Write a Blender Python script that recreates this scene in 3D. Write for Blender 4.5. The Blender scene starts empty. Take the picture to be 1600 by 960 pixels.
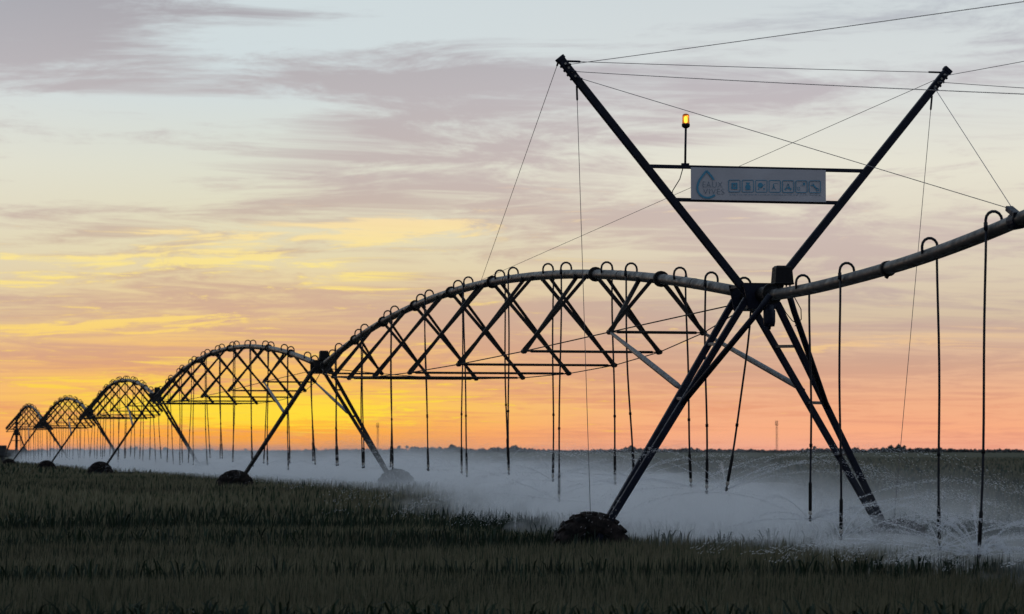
import bpy, math, random
import numpy as np
from mathutils import Vector, Matrix

random.seed(4)
rng = np.random.default_rng(7)
S = bpy.context.scene
COL = S.collection
R = math.radians

# ------------------------------------------------------------------ camera
cam_d = bpy.data.cameras.new('camera')
cam = bpy.data.objects.new('camera', cam_d)
COL.objects.link(cam)
S.camera = cam
CAM_H = 2.2
cam.location = (0, 0, CAM_H)
cam.rotation_euler = (R(90) + math.atan(223 / 4500), 0, 0)
cam_d.sensor_width = 36
cam_d.lens = 36 * 4500 / 1600
cam_d.clip_end = 6000
cam_d.dof.use_dof = True
cam_d.dof.focus_distance = 48
cam_d.dof.aperture_fstop = 3.8

# ------------------------------------------------------------------ helpers for nodes
def lin(c):
    return tuple(((v / 255) / 12.92 if v / 255 <= .04045 else ((v / 255 + .055) / 1.055) ** 2.4) for v in c) + (1,)

class NT:
    def __init__(self, tree):
        self.t = tree; self.n = tree.nodes; self.l = tree.links
    def put(self, sock, val):
        if hasattr(val, 'is_output'): self.l.new(val, sock)
        else: sock.default_value = val
    def math(self, op, a, b=None, c=None, clamp=False):
        n = self.n.new('ShaderNodeMath'); n.operation = op; n.use_clamp = clamp
        self.put(n.inputs[0], a)
        if b is not None: self.put(n.inputs[1], b)
        if c is not None: self.put(n.inputs[2], c)
        return n.outputs[0]
    def mr(self, v, a, b, c=0., d=1., kind='SMOOTHSTEP'):
        n = self.n.new('ShaderNodeMapRange'); n.interpolation_type = kind
        self.put(n.inputs[0], v)
        for i, x in enumerate((a, b, c, d)): self.put(n.inputs[i + 1], x)
        return n.outputs[0]
    def mix(self, f, a, b, mode='MIX'):
        n = self.n.new('ShaderNodeMix'); n.data_type = 'RGBA'; n.blend_type = mode
        self.put(n.inputs[0], f); self.put(n.inputs[6], a); self.put(n.inputs[7], b)
        return n.outputs[2]
    def ramp(self, f, stops, interp='LINEAR'):
        n = self.n.new('ShaderNodeValToRGB'); r = n.color_ramp; r.interpolation = interp
        while len(r.elements) > 1: r.elements.remove(r.elements[-1])
        r.elements[0].position = stops[0][0]; r.elements[0].color = stops[0][1]
        for p, c in stops[1:]:
            e = r.elements.new(p); e.color = c
        self.put(n.inputs[0], f)
        return n.outputs[0]
    def noise(self, vec, scale, detail=4, rough=.55, dist=0., dim='3D'):
        n = self.n.new('ShaderNodeTexNoise'); n.noise_dimensions = dim
        self.put(n.inputs['Vector'], vec)
        n.inputs['Scale'].default_value = scale; n.inputs['Detail'].default_value = detail
        n.inputs['Roughness'].default_value = rough; n.inputs['Distortion'].default_value = dist
        return n.outputs[0]
    def comb(self, x, y, z=0.):
        n = self.n.new('ShaderNodeCombineXYZ')
        for i, v in enumerate((x, y, z)): self.put(n.inputs[i], v)
        return n.outputs[0]
    def sep(self, v):
        n = self.n.new('ShaderNodeSeparateXYZ'); self.l.new(v, n.inputs[0]); return n.outputs
    def mapping(self, v, loc=(0, 0, 0), rot=(0, 0, 0), scale=(1, 1, 1)):
        n = self.n.new('ShaderNodeMapping'); self.l.new(v, n.inputs[0])
        n.inputs[1].default_value = loc; n.inputs[2].default_value = rot; n.inputs[3].default_value = scale
        return n.outputs[0]

# ------------------------------------------------------------------ sky
SUN_AZ = math.atan(-430 / 4500)          # the glow lies left of the middle of the view
SUN_EL = R(0.8)
W = bpy.data.worlds.new('World'); S.world = W; W.use_nodes = True
w = NT(W.node_tree); w.n.clear()
tc = w.n.new('ShaderNodeTexCoord')
dx, dy, dz = w.sep(tc.outputs['Generated'])
DEG = 180 / math.pi
el = w.math('MULTIPLY', w.math('ARCSINE', dz), DEG)
az = w.math('MULTIPLY', w.math('ARCTAN2', dx, dy), DEG)
sx, sy = math.sin(SUN_AZ), math.cos(SUN_AZ)
hyp = w.math('SQRT', w.math('ADD', w.math('MULTIPLY', dx, dx), w.math('ADD', w.math('MULTIPLY', dy, dy), 1e-6)))
cosd = w.math('DIVIDE', w.math('ADD', w.math('MULTIPLY', dx, sx), w.math('MULTIPLY', dy, sy)), hyp)
daz = w.math('MULTIPLY', w.math('ARCCOSINE', w.math('MINIMUM', cosd, 1.0)), DEG)
elp = w.math('MAXIMUM', el, 0.0)
fe = w.math('SQRT', w.math('DIVIDE', elp, 90.0))
def stops(lst): return [(math.sqrt(max(e, 0) / 90), lin(c)) for e, c in lst]
HI = [(14, (196, 210, 220)), (24, (184, 201, 216)), (45, (174, 192, 210)), (90, (166, 186, 208))]
ramp_sun = w.ramp(fe, stops([(0, (250, 148, 72)), (.35, (255, 172, 52)), (.8, (255, 204, 58)), (1.25, (255, 196, 84)),
                             (1.9, (246, 190, 110)), (2.7, (236, 204, 146)), (4, (230, 218, 180)), (5.6, (222, 222, 206)),
                             (7.2, (210, 220, 222)), (9, (208, 219, 222))] + HI))
ramp_off = w.ramp(fe, stops([(0, (238, 168, 146)), (.4, (249, 174, 132)), (1, (241, 178, 138)), (1.7, (228, 182, 150)),
                             (2.6, (214, 192, 164)), (4, (222, 210, 188)), (5.6, (230, 226, 210)), (7.2, (216, 220, 219)),
                             (9, (207, 215, 218))] + HI))
ramp_anti = w.ramp(fe, stops([(0, (108, 106, 116)), (4, (120, 116, 130)), (10, (130, 134, 150)), (24, (148, 162, 182)),
                              (45, (168, 186, 206)), (90, (166, 186, 208))]))
clear = w.mix(w.mr(daz, .0, 10.5), ramp_sun, ramp_off)
clear = w.mix(w.mr(daz, 18.0, 115.0), clear, ramp_anti)
# the upper dome takes its colour from the physical sky
nis = w.n.new('ShaderNodeTexSky'); nis.sky_type = 'NISHITA'; nis.sun_disc = False
nis.sun_elevation = SUN_EL; nis.sun_rotation = SUN_AZ
nisv = w.mix(1.0, nis.outputs[0], (1.2, 1.2, 1.2, 1), 'MULTIPLY')
clear = w.mix(w.mr(el, 20.0, 70.0, 0.0, 0.2), clear, nisv)
# cloud sheet on a plane high above
den = w.math('ADD', w.math('MAXIMUM', dz, 0.0), 0.055)
cp = w.comb(w.math('DIVIDE', dx, den), w.math('DIVIDE', dy, den), 0.0)
warp = w.noise(w.mapping(cp, (2, 8, 1), (0, 0, 0), (.8, .8, 1)), 1.0, 2, .5)
wv = w.n.new('ShaderNodeVectorMath'); wv.operation = 'MULTIPLY_ADD'
w.l.new(w.comb(warp, warp, 0.0), wv.inputs[0]); wv.inputs[1].default_value = (1.6, .5, 0); w.l.new(cp, wv.inputs[2])
cq = wv.outputs[0]
n1 = w.noise(w.mapping(cq, (3.1, 1.7, 0), (0, 0, R(8)), (.9, .75, 1)), 1.0, 6, .62, .3)
n2 = w.noise(w.mapping(cq, (11.3, 5.2, 2), (0, 0, R(-7)), (2.2, 2.6, 1)), 1.0, 6, .68, .5)
n3 = w.noise(w.mapping(cq, (7.7, 9.4, 5), (0, 0, R(5)), (3.2, 4.0, 1)), 1.0, 6, .70, .4)
azel = w.comb(az, el, 0.0)
def total(lst):
    """sum of soft elliptical cloud banks: (x, y, rx, ry, amount), 78.5 units to a degree"""
    o = 0.0
    for px, py, rx, ry, amt in lst:
        k = (78.5 / rx, 78.5 / ry)
        a = w.n.new('ShaderNodeVectorMath'); a.operation = 'MULTIPLY_ADD'; w.l.new(azel, a.inputs[0])
        a.inputs[1].default_value = (k[0], k[1], 0); a.inputs[2].default_value = (-(px - 800) / 78.5 * k[0], -(703 - py) / 78.5 * k[1], 0)
        d = w.n.new('ShaderNodeVectorMath'); d.operation = 'DOT_PRODUCT'; w.l.new(a.outputs[0], d.inputs[0]); w.l.new(a.outputs[0], d.inputs[1])
        o = w.math('MULTIPLY_ADD', w.math('POWER', math.exp(-1), d.outputs['Value']), amt, o)
    return o
wob = w.math('MULTIPLY', w.math('SUBTRACT', n2, .5), 1.0)
banks = total([(60, 55, 170, 62, .46), (300, 60, 190, 40, .10), (640, 125, 250, 42, .26), (680, 235, 300, 55, .26),
               (470, 330, 260, 50, .10), (1120, 165, 330, 42, .22), (1010, 345, 260, 30, .14), (1330, 395, 330, 40, .22),
               (90, 375, 170, 42, .24), (330, 470, 420, 26, .12), (800, 500, 420, 45, .16), (150, 560, 300, 26, .20), (950, 545, 520, 60, .18), (420, 520, 260, 22, .16), (1250, 590, 420, 24, .16), (300, 605, 240, 12, .12), (20, 640, 130, 20, .14),
               (880, 30, 330, 45, -.22), (150, 250, 210, 95, -.22), (1260, 240, 230, 38, -.30), (440, 75, 180, 25, -.12),
               (300, 170, 300, 22, -.10), (900, 400, 260, 30, -.12), (1440, 330, 200, 34, -.12)])
cov = w.math('ADD', w.math('ADD', w.math('MULTIPLY', n1, 1.0), w.math('ADD', w.math('MULTIPLY', wob, .85), w.math('MULTIPLY', w.math('SUBTRACT', n3, .5), .85))), banks)
calpha = w.mr(cov, .40, .78, 0.0, 1.0)
cl_sun = w.ramp(fe, stops([(0, (240, 150, 96)), (.7, (238, 158, 96)), (1.5, (224, 162, 120)), (2.6, (214, 174, 146)), (4, (206, 182, 158)),
                           (5.4, (198, 184, 178)), (7, (188, 182, 184)), (9, (170, 168, 174)), (20, (154, 162, 176)), (90, (146, 160, 180))]))
cl_off = w.ramp(fe, stops([(0, (232, 152, 130)), (.8, (234, 162, 126)), (1.7, (210, 166, 142)), (2.8, (196, 174, 162)), (4.2, (204, 186, 178)),
                           (5.8, (200, 186, 184)), (7.2, (192, 186, 190)), (9, (172, 178, 188)), (20, (154, 162, 176)), (90, (146, 160, 180))]))
cl_anti = w.ramp(fe, stops([(0, (100, 98, 108)), (6, (108, 108, 120)), (24, (130, 140, 156)), (90, (146, 160, 180))]))
ccol = w.mix(w.mr(daz, .5, 12.5), cl_sun, cl_off)
ccol = w.mix(w.mr(daz, 18.0, 115.0), ccol, cl_anti)
sky = w.mix(calpha, clear, ccol)
# rims of cloud that the low sun still reaches
gold_band = w.math('MULTIPLY', w.mr(el, .05, .45), w.mr(el, 4.6, 5.8, 1.0, 0.0))
lit = total([(230, 412, 330, 13, .34), (60, 445, 150, 12, .26), (400, 375, 170, 24, .24), (620, 355, 130, 28, .36), (100, 520, 330, 16, .24),
             (520, 441, 110, 12, .22), (260, 500, 240, 14, .20), (410, 648, 230, 26, .42), (380, 625, 420, 18, .2), (240, 590, 300, 12, .14), (880, 265, 120, 10, .10),
             (1450, 530, 260, 10, .30), (1250, 545, 200, 8, .2), (700, 470, 160, 10, .14), (330, 560, 260, 12, .22), (130, 600, 200, 9, .18), (640, 600, 300, 10, .14), (1000, 320, 150, 9, .12)])
rim = w.mr(w.math('ADD', w.math('MULTIPLY', n3, 1.5), lit), .88, 1.10, 0.0, 1.0)
rim = w.math('MULTIPLY', rim, w.math('MULTIPLY', gold_band, w.mr(daz, 8.0, 22.0, .86, .22)))
rimcol = w.ramp(fe, stops([(0, (255, 170, 50)), (.7, (255, 224, 62)), (1.2, (255, 214, 72)), (2.2, (255, 214, 112)), (3.6, (255, 232, 140)), (4.6, (252, 226, 172)), (5.6, (244, 216, 190))]))
rimcol = w.mix(w.mr(daz, 6.0, 14.0), rimcol, w.ramp(fe, stops([(0, (250, 176, 120)), (1.5, (246, 194, 140)), (2.6, (240, 206, 158)), (5, (240, 220, 196))])))
sky = w.mix(rim, sky, rimcol)
bg = w.n.new('ShaderNodeBackground'); w.l.new(sky, bg.inputs[0]); bg.inputs[1].default_value = 1.0
wo = w.n.new('ShaderNodeOutputWorld'); w.l.new(bg.outputs[0], wo.inputs[0])
W.cycles.sampling_method = 'MANUAL'; W.cycles.sample_map_resolution = 1024

# ------------------------------------------------------------------ sun (veiled, on the horizon)
sun_d = bpy.data.lights.new('sun', 'SUN'); sun_d.energy = 0.06; sun_d.angle = R(8); sun_d.color = (1, .62, .3)
sun = bpy.data.objects.new('sun', sun_d); COL.objects.link(sun)
sdir = Vector((math.sin(SUN_AZ) * math.cos(SUN_EL), math.cos(SUN_AZ) * math.cos(SUN_EL), math.sin(SUN_EL)))
sun.rotation_euler = sdir.to_track_quat('Z', 'Y').to_euler()

# ------------------------------------------------------------------ exposure and sampling
V = S.view_settings
V.view_transform = 'Standard'; V.look = 'None'; V.exposure = 0; V.gamma = 1; V.use_curve_mapping = False
C = S.cycles
C.volume_bounces = 8; C.max_bounces = 10; C.transparent_max_bounces = 16
C.volume_step_rate = 1.0; C.volume_max_steps = 256
C.use_denoising = True

# ------------------------------------------------------------------ materials
MATS = {}
def mat(name, base, rough=.6, metal=0., var=.25, scale=6., bump=0., spec=.5, stretch=(1, 1, 1), second=None):
    if name in MATS: return MATS[name]
    m = bpy.data.materials.new(name); m.use_nodes = True
    t = NT(m.node_tree); b = t.n['Principled BSDF']
    co = t.n.new('ShaderNodeTexCoord').outputs['Object']
    co = t.mapping(co, scale=stretch)
    f = t.noise(co, scale, 6, .6)
    lo = tuple(c * (1 - var) for c in base) + (1,)
    hi = tuple(min(1, c * (1 + var)) for c in (second or base)) + (1,)
    t.put(b.inputs['Base Color'], t.mix(t.mr(f, .35, .65), lo, hi))
    t.put(b.inputs['Roughness'], t.mr(t.noise(co, scale * 3, 4), .3, .7, rough - .12, min(1, rough + .12)))
    b.inputs['Metallic'].default_value = metal
    b.inputs['Specular IOR Level'].default_value = spec
    if bump:
        bn = t.n.new('ShaderNodeBump'); bn.inputs['Strength'].default_value = bump; bn.inputs['Distance'].default_value = .01
        t.put(bn.inputs['Height'], f); t.l.new(bn.outputs[0], b.inputs['Normal'])
    MATS[name] = m
    return m
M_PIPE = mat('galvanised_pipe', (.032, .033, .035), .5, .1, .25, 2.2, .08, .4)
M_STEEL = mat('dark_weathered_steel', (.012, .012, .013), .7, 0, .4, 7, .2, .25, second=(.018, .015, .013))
M_NAVY = mat('navy_painted_steel', (.004, .006, .016), .6, 0, .3, 6, .1, .25)
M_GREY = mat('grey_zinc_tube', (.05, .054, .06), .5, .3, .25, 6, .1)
M_BLACK = mat('black_plastic', (.004, .004, .0045), .6, 0, .3, 8, .1, .2)
M_HOSE = mat('dark_rubber_hose', (.006, .008, .014), .55, 0, .3, 4, 0, .3)
M_CABLE = mat('steel_cable', (.14, .13, .14), .5, .4, .2, 9)
M_BRASS = mat('pale_nozzle_plastic', (.32, .29, .24), .5, 0, .2, 20)
M_TYRE = mat('muddy_tyre_rubber', (.012, .011, .011), .9, 0, .5, 9, .3, .2, second=(.022, .017, .015))
M_BANNER = mat('banner_vinyl', (.52, .51, .53), .6, 0, .04, 2)
def _thin(m, col, f):      # sheet that lets some light through from behind
    t = NT(m.node_tree); tr = t.n.new('ShaderNodeBsdfTranslucent'); tr.inputs[0].default_value = col
    mx = t.n.new('ShaderNodeMixShader'); mx.inputs[0].default_value = f
    t.l.new(t.n['Principled BSDF'].outputs[0], mx.inputs[1]); t.l.new(tr.outputs[0], mx.inputs[2]); t.l.new(mx.outputs[0], t.n['Material Output'].inputs[0])
_thin(M_BANNER, (.5, .5, .54, 1), .12)
M_PRINT = mat('blue_print', (.07, .27, .40), .6, 0, .05, 3)
M_TEXT = mat('slate_print', (.07, .14, .20), .6, 0, .05, 3)
M_CONC = mat('dark_cabinet_paint', (.03, .03, .032), .7, 0, .3, 5)
M_LATTICE = mat('rusty_lattice', (.16, .07, .05), .7, 0, .2, 2)
M_BUSH = mat('hedge_foliage', (.03, .03, .028), .9, 0, .4, .4)

# ------------------------------------------------------------------ mesh helpers
class MB:
    def __init__(self): self.v = []; self.f = []
    def add(self, vs, fs):
        o = len(self.v); self.v += [tuple(x) for x in vs]; self.f += [tuple(i + o for i in q) for q in fs]
        return self
    def tube(self, pts, r, n=8, cap=True):
        pts = [Vector(p) for p in pts]; k = len(pts)
        rs = r if isinstance(r, (list, tuple)) else [r] * k
        vs = []; ref = None
        for i, p in enumerate(pts):
            t = (pts[min(i + 1, k - 1)] - pts[max(i - 1, 0)]).normalized()
            if ref is None: ref = Vector((0, 0, 1)) if abs(t.z) < .9 else Vector((1, 0, 0))
            a = (ref - t * ref.dot(t)).normalized(); b = t.cross(a); ref = a
            for j in range(n):
                an = 2 * math.pi * j / n
                vs.append(p + (a * math.cos(an) + b * math.sin(an)) * rs[i])
        fs = [(i * n + j, i * n + (j + 1) % n, (i + 1) * n + (j + 1) % n, (i + 1) * n + j) for i in range(k - 1) for j in range(n)]
        if cap: fs += [tuple(range(n - 1, -1, -1)), tuple(range((k - 1) * n, k * n))]
        return self.add(vs, fs)
    def prism(self, a, b, prof, up=(0, 0, 1)):
        """extrude a closed 2D outline from a to b"""
        a = Vector(a); b = Vector(b); t = (b - a).normalized(); up = Vector(up)
        if abs(t.dot(up)) > .98: up = Vector((1, 0, 0))
        x = t.cross(up).normalized(); y = x.cross(t); n = len(prof)
        vs = [a + x * p + y * q for p, q in prof] + [b + x * p + y * q for p, q in prof]
        fs = [(i, (i + 1) % n, n + (i + 1) % n, n + i) for i in range(n)] + [tuple(range(n - 1, -1, -1)), tuple(range(n, 2 * n))]
        return self.add(vs, fs)
    def bar(self, a, b, w, h, up=(0, 0, 1)):
        c = min(w, h) * .12
        return self.prism(a, b, [(-w/2+c, -h/2), (w/2-c, -h/2), (w/2, -h/2+c), (w/2, h/2-c), (w/2-c, h/2), (-w/2+c, h/2), (-w/2, h/2-c), (-w/2, -h/2+c)], up)
    def angle(self, a, b, s, t=.008, up=(0, 0, 1), flip=1):
        return self.prism(a, b, [(0, 0), (s * flip, 0), (s * flip, t), (t * flip, t), (t * flip, s), (0, s)][::flip], up)
    def box(self, lo, hi):
        (x0, y0, z0), (x1, y1, z1) = lo, hi
        return self.bar(((x0 + x1) / 2, (y0 + y1) / 2, z0), ((x0 + x1) / 2, (y0 + y1) / 2, z1), x1 - x0, y1 - y0, (0, 1, 0)) if False else \
            self.add([(x0,y0,z0),(x1,y0,z0),(x1,y1,z0),(x0,y1,z0),(x0,y0,z1),(x1,y0,z1),(x1,y1,z1),(x0,y1,z1)],
                     [(3,2,1,0),(4,5,6,7),(0,1,5,4),(1,2,6,5),(2,3,7,6),(3,0,4,7)])
    def build(self, name, m, parent=None, smooth=False):
        me = bpy.data.meshes.new(name); me.from_pydata(self.v, [], self.f); me.update()
        if smooth: me.polygons.foreach_set('use_smooth', [True] * len(me.polygons))
        me.materials.append(m)
        o = bpy.data.objects.new(name, me); COL.objects.link(o)
        if parent: o.parent = parent
        return o
def tag(o, label=None, cat=None, group=None, kind=None):
    if label: o['label'] = label
    if cat: o['category'] = cat
    if group: o['group'] = group
    if kind: o['kind'] = kind
    return o
def empty(name, loc, rz=0):
    o = bpy.data.objects.new(name, None); COL.objects.link(o); o.location = loc; o.rotation_euler = (0, 0, rz); o.empty_display_size = .3
    return o

# ------------------------------------------------------------------ layout of the machine (metres; x right, y away, z up)
TH = R(12.54)
TW = [Vector((3.98, 46.4, 4.68)), Vector((-6.03, 91.4, 4.84)), Vector((-17.76, 143.8, 4.82)),
      Vector((-27.89, 190., 4.64)), Vector((-38.57, 237., 4.38)), Vector((-48.64, 283., 5.05))]
def ground_z(y):
    t = np.clip((np.asarray(y, float) - 52) / 33, 0, 1)
    return -.12 + .40 * t * t * (3 - 2 * t)
NOZZLES = []      # world positions of the sprinkler heads

# ------------------------------------------------------------------ ground
def ground():
    ys = np.concatenate([np.linspace(-30, 120, 60), np.geomspace(130, 4500, 30)])
    xs = np.concatenate([-np.geomspace(2600, 12, 24), np.linspace(-10, 10, 9), np.geomspace(12, 2600, 24)])
    X, Y = np.meshgrid(xs, ys); Z = ground_z(Y)
    nx, ny = len(xs), len(ys)
    m = MB(); m.v = list(zip(X.ravel(), Y.ravel(), Z.ravel()))
    m.f = [(j*nx+i, j*nx+i+1, (j+1)*nx+i+1, (j+1)*nx+i) for j in range(ny-1) for i in range(nx-1)]
    g = m.build('field_ground', mat('damp_soil', (.035, .027, .02), .95, 0, .4, .8, .3), smooth=True)
    return tag(g, 'dark damp soil of the flat irrigated field', 'ground', kind='structure')
ground()

# ------------------------------------------------------------------ standing crop
def crop_material():
    m = bpy.data.materials.new('barley_leaf'); m.use_nodes = True
    t = NT(m.node_tree); b = t.n['Principled BSDF']; out = t.n['Material Output']
    at = t.n.new('ShaderNodeAttribute'); at.attribute_name = 'tint'
    t.put(b.inputs['Base Color'], at.outputs['Color']); b.inputs['Roughness'].default_value = .65
    b.inputs['Specular IOR Level'].default_value = .25
    tr = t.n.new('ShaderNodeBsdfTranslucent'); t.l.new(at.outputs['Color'], tr.inputs[0])
    mx = t.n.new('ShaderNodeMixShader'); mx.inputs[0].default_value = .25
    t.l.new(b.outputs[0], mx.inputs[1]); t.l.new(tr.outputs[0], mx.inputs[2]); t.l.new(mx.outputs[0], out.inputs[0])
    return m
def smooth_noise(x, y, seed, sx, sy):
    """value noise on a lattice, 0..1"""
    r = np.random.default_rng(seed).random((256, 256))
    u, v = x * sx + 1000, y * sy + 1000
    i, j = np.floor(u).astype(int), np.floor(v).astype(int); fu, fv = u - i, v - j
    fu = fu * fu * (3 - 2 * fu); fv = fv * fv * (3 - 2 * fv)
    a, b = r[i % 256, j % 256], r[(i+1) % 256, j % 256]; c, d = r[i % 256, (j+1) % 256], r[(i+1) % 256, (j+1) % 256]
    return (a * (1-fu) + b * fu) * (1-fv) + (c * (1-fu) + d * fu) * fv
def crop_patch(y0, y1, per_m2, wmul, zlow, margin):
    f = lambda y: .0 + .182 * y * y + 2 * margin * y
    area = f(y1) - f(y0); n = int(area * per_m2)
    # sample y with a pdf that grows with the width of the view
    yy = np.linspace(y0, y1, 2000); cdf = (f(yy) - f(y0)) / area
    y = np.interp(rng.random(n), cdf, yy); x = (rng.random(n) * 2 - 1) * (.182 * y + margin)
    band = .55 * smooth_noise(x, y, 1, .05, .42) + .45 * smooth_noise(x, y, 2, .16, .9)
    patch = smooth_noise(x, y, 3, .5, .5)
    track = np.zeros(n)
    for vv in (-2.75, 2.5):         # greener growth along the wheel tracks
        s = (x - TW[0].x) * -math.sin(TH) + (y - TW[0].y) * math.cos(TH) - .3
        track = np.maximum(track, np.exp(-(s / .9) ** 2))
    weedy = np.clip((band - .50) * 6, 0, 1); weedy = np.maximum(weedy * np.where(y > 62, .45, 1.), track * .8)
    kind = rng.random(n)
    dark = kind < (.10 + .45 * weedy)
    ear = (~dark) & (kind > .45)
    top = .79 + .14 * (patch - .5) + .10 * (smooth_noise(x, y, 9, .25, .8) - .5) + .045 * rng.standard_normal(n) + np.where(dark, .04 * rng.random(n) + .14 * weedy * rng.random(n), 0)
    top = np.clip(top + .13 * np.exp(-((y - 42) / 9) ** 2) + .07 * np.clip((y - 55) / 15, 0, 1), .55, 1.16)
    gz = ground_z(y)
    wind = .03 + .08 * smooth_noise(x, y, 5, .3, .3) + .06 * rng.standard_normal(n)
    wind = np.where(dark, wind * .5, wind)
    wdir = R(20) + 1.3 * rng.standard_normal(n)
    bx, by = np.cos(wdir) * wind, np.sin(wdir) * wind
    # blade faces the camera loosely, any twist
    tw = rng.normal(0, .6, n); ux, uy = np.cos(tw), np.sin(tw)
    wd = np.where(ear, .0075, np.where(dark, .0095 + .006 * weedy, .005)) * wmul * (.7 + .6 * rng.random(n))
    hs = (zlow, .62, .86, 1.0); V_ = np.zeros((n, 7, 3))
    ws = np.where(ear[:, None], np.array([[.35, .35, 1.0]]), np.array([[.8, 1.0, .6]]))
    for k in range(3):
        h = hs[k]; bend = h * h
        cx, cy, cz = x + bx * bend, y + by * bend, gz + top * h
        for s, o in ((-1, 0), (1, 1)):
            V_[:, 2*k+o, 0] = cx + s * ux * wd * ws[:, k]; V_[:, 2*k+o, 1] = cy + s * uy * wd * ws[:, k]; V_[:, 2*k+o, 2] = cz
    V_[:, 6, 0] = x + bx * 1.15; V_[:, 6, 1] = y + by * 1.15; V_[:, 6, 2] = gz + top - .02 * np.abs(wind) * 4
    col = np.zeros((n, 3))
    g0 = np.array([.036, .048, .022]); g1 = np.array([.110, .100, .060]); g2 = np.array([.016, .028, .014])
    mixv = np.clip(.5 * patch + .5 * rng.random(n), 0, 1)[:, None]
    col = g0 * (1 - mixv) + g1 * mixv
    col = np.where(ear[:, None], g1 * (.7 + .5 * rng.random((n, 1))), col)
    col = np.where(dark[:, None], g2 * (.7 + .7 * rng.random((n, 1))), col)
    col *= (1.15 - .55 * weedy)[:, None] * (.75 + .5 * smooth_noise(x, y, 8, .12, .3))[:, None] * np.where(y > 40, 1.15, 1.0)[:, None]
    if y1 <= 60:       # coarse weeds with long leaves standing in the darker strips
        cand = np.where((weedy > .55) & (rng.random(n) < .020))[0]
        for q in range(4):
            m_ = len(cand); cx, cy, cz = x[cand], y[cand], gz[cand]; an = rng.random(m_) * 6.283
            lean = .10 + .22 * rng.random(m_); hgt = .90 + .22 * rng.random(m_); ww = .010 + .007 * rng.random(m_)
            E = np.zeros((m_, 7, 3)); sd = np.sign(np.cos(an)) * .0 + 1
            for k, (h, wk) in enumerate(((.45, .7), (.72, 1.0), (.92, .7))):
                bb = lean * ((h - .4) / .6) ** 1.5
                for sg, o in ((-1, 0), (1, 1)):
                    E[:, 2*k+o, 0] = cx + np.cos(an) * bb + sg * ww * wk; E[:, 2*k+o, 1] = cy + np.sin(an) * bb; E[:, 2*k+o, 2] = cz + hgt * h
            E[:, 6, 0] = cx + np.cos(an) * lean * 1.25; E[:, 6, 1] = cy + np.sin(an) * lean * 1.25; E[:, 6, 2] = cz + hgt * (1.0 - .12 * rng.random(m_))
            V_ = np.concatenate([V_, E]); col = np.concatenate([col, g2 * (.5 + .8 * rng.random((m_, 1)))])
    return V_, col
def crop():
    parts = [crop_patch(16, 34, 520, .8, .35, 3), crop_patch(34, 60, 200, 1.0, .4, 4), crop_patch(60, 130, 42, 2.3, .45, 6), crop_patch(130, 420, 1.6, 8.0, .5, 10)]
    Vv = np.concatenate([p[0] for p in parts]); cc = np.concatenate([p[1] for p in parts]); n = len(Vv)
    me = bpy.data.meshes.new('barley_crop')
    me.vertices.add(n * 7); me.vertices.foreach_set('co', Vv.astype(np.float32).ravel())
    base = (np.arange(n) * 7)[:, None]
    loops = (base + np.array([[0, 1, 3, 2, 2, 3, 5, 4, 4, 5, 6]])).ravel()
    me.loops.add(n * 11); me.loops.foreach_set('vertex_index', loops.astype(np.int32))
    me.polygons.add(n * 3)
    st = ((np.arange(n) * 11)[:, None] + np.array([[0, 4, 8]])).ravel()
    me.polygons.foreach_set('loop_start', st.astype(np.int32))
    me.update(calc_edges=True)
    a = me.attributes.new('tint', 'FLOAT_COLOR', 'POINT')
    rgba = np.ones((n, 7, 4), np.float32); rgba[:, :, :3] = cc[:, None, :]
    a.data.foreach_set('color', rgba.ravel())
    me.materials.append(crop_material())
    o = bpy.data.objects.new('barley_crop', me); COL.objects.link(o)
    tag(o, 'dark green barley standing across the whole foreground field', 'crop', kind='stuff')
    # the closed canopy the blades stand out of
    ys = np.concatenate([np.arange(14, 70, .35), np.geomspace(70.4, 4400, 190)])
    us = np.linspace(-1, 1, 150)
    Y = np.repeat(ys[:, None], len(us), 1); X = us[None, :] * (Y * .3 + 8)
    Z = ground_z(Y) + .60 + .12 * (smooth_noise(X, Y, 11, 1.6, 1.6) - .5) + .08 * (smooth_noise(X, Y, 12, .4, .7) - .5) + np.clip((Y - 100) / 300, 0, 1) * .2
    nx, ny = len(us), len(ys)
    m = MB(); m.v = list(zip(X.ravel(), Y.ravel(), Z.ravel()))
    m.f = [(j*nx+i, j*nx+i+1, (j+1)*nx+i+1, (j+1)*nx+i) for j in range(ny-1) for i in range(nx-1)]
    mt = bpy.data.materials.new('barley_canopy'); mt.use_nodes = True
    t = NT(mt.node_tree); b = t.n['Principled BSDF']
    co = t.n.new('ShaderNodeTexCoord').outputs['Object']
    fa = t.noise(t.mapping(co, scale=(.05, .22, 1)), 1.0, 7, .65); fb = t.noise(t.mapping(co, scale=(1.6, .9, 1)), 1.0, 6, .7)
    c = t.mix(t.mr(fa, .35, .65), (.030, .040, .020, 1), (.075, .070, .042, 1))
    c = t.mix(t.mr(fb, .3, .7, 0, .55), c, (.022, .032, .015, 1))
    t.put(b.inputs['Base Color'], c); b.inputs['Roughness'].default_value = .9; b.inputs['Specular IOR Level'].default_value = .1
    bn = t.n.new('ShaderNodeBump'); bn.inputs['Strength'].default_value = .8; bn.inputs['Distance'].default_value = .25
    t.put(bn.inputs['Height'], fb); t.l.new(bn.outputs[0], b.inputs['Normal'])
    o2 = m.build('barley_canopy', mt, smooth=True)
    tag(o2, 'dense lower leaves of the barley reaching to the horizon', 'crop', kind='stuff')
crop()

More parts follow.
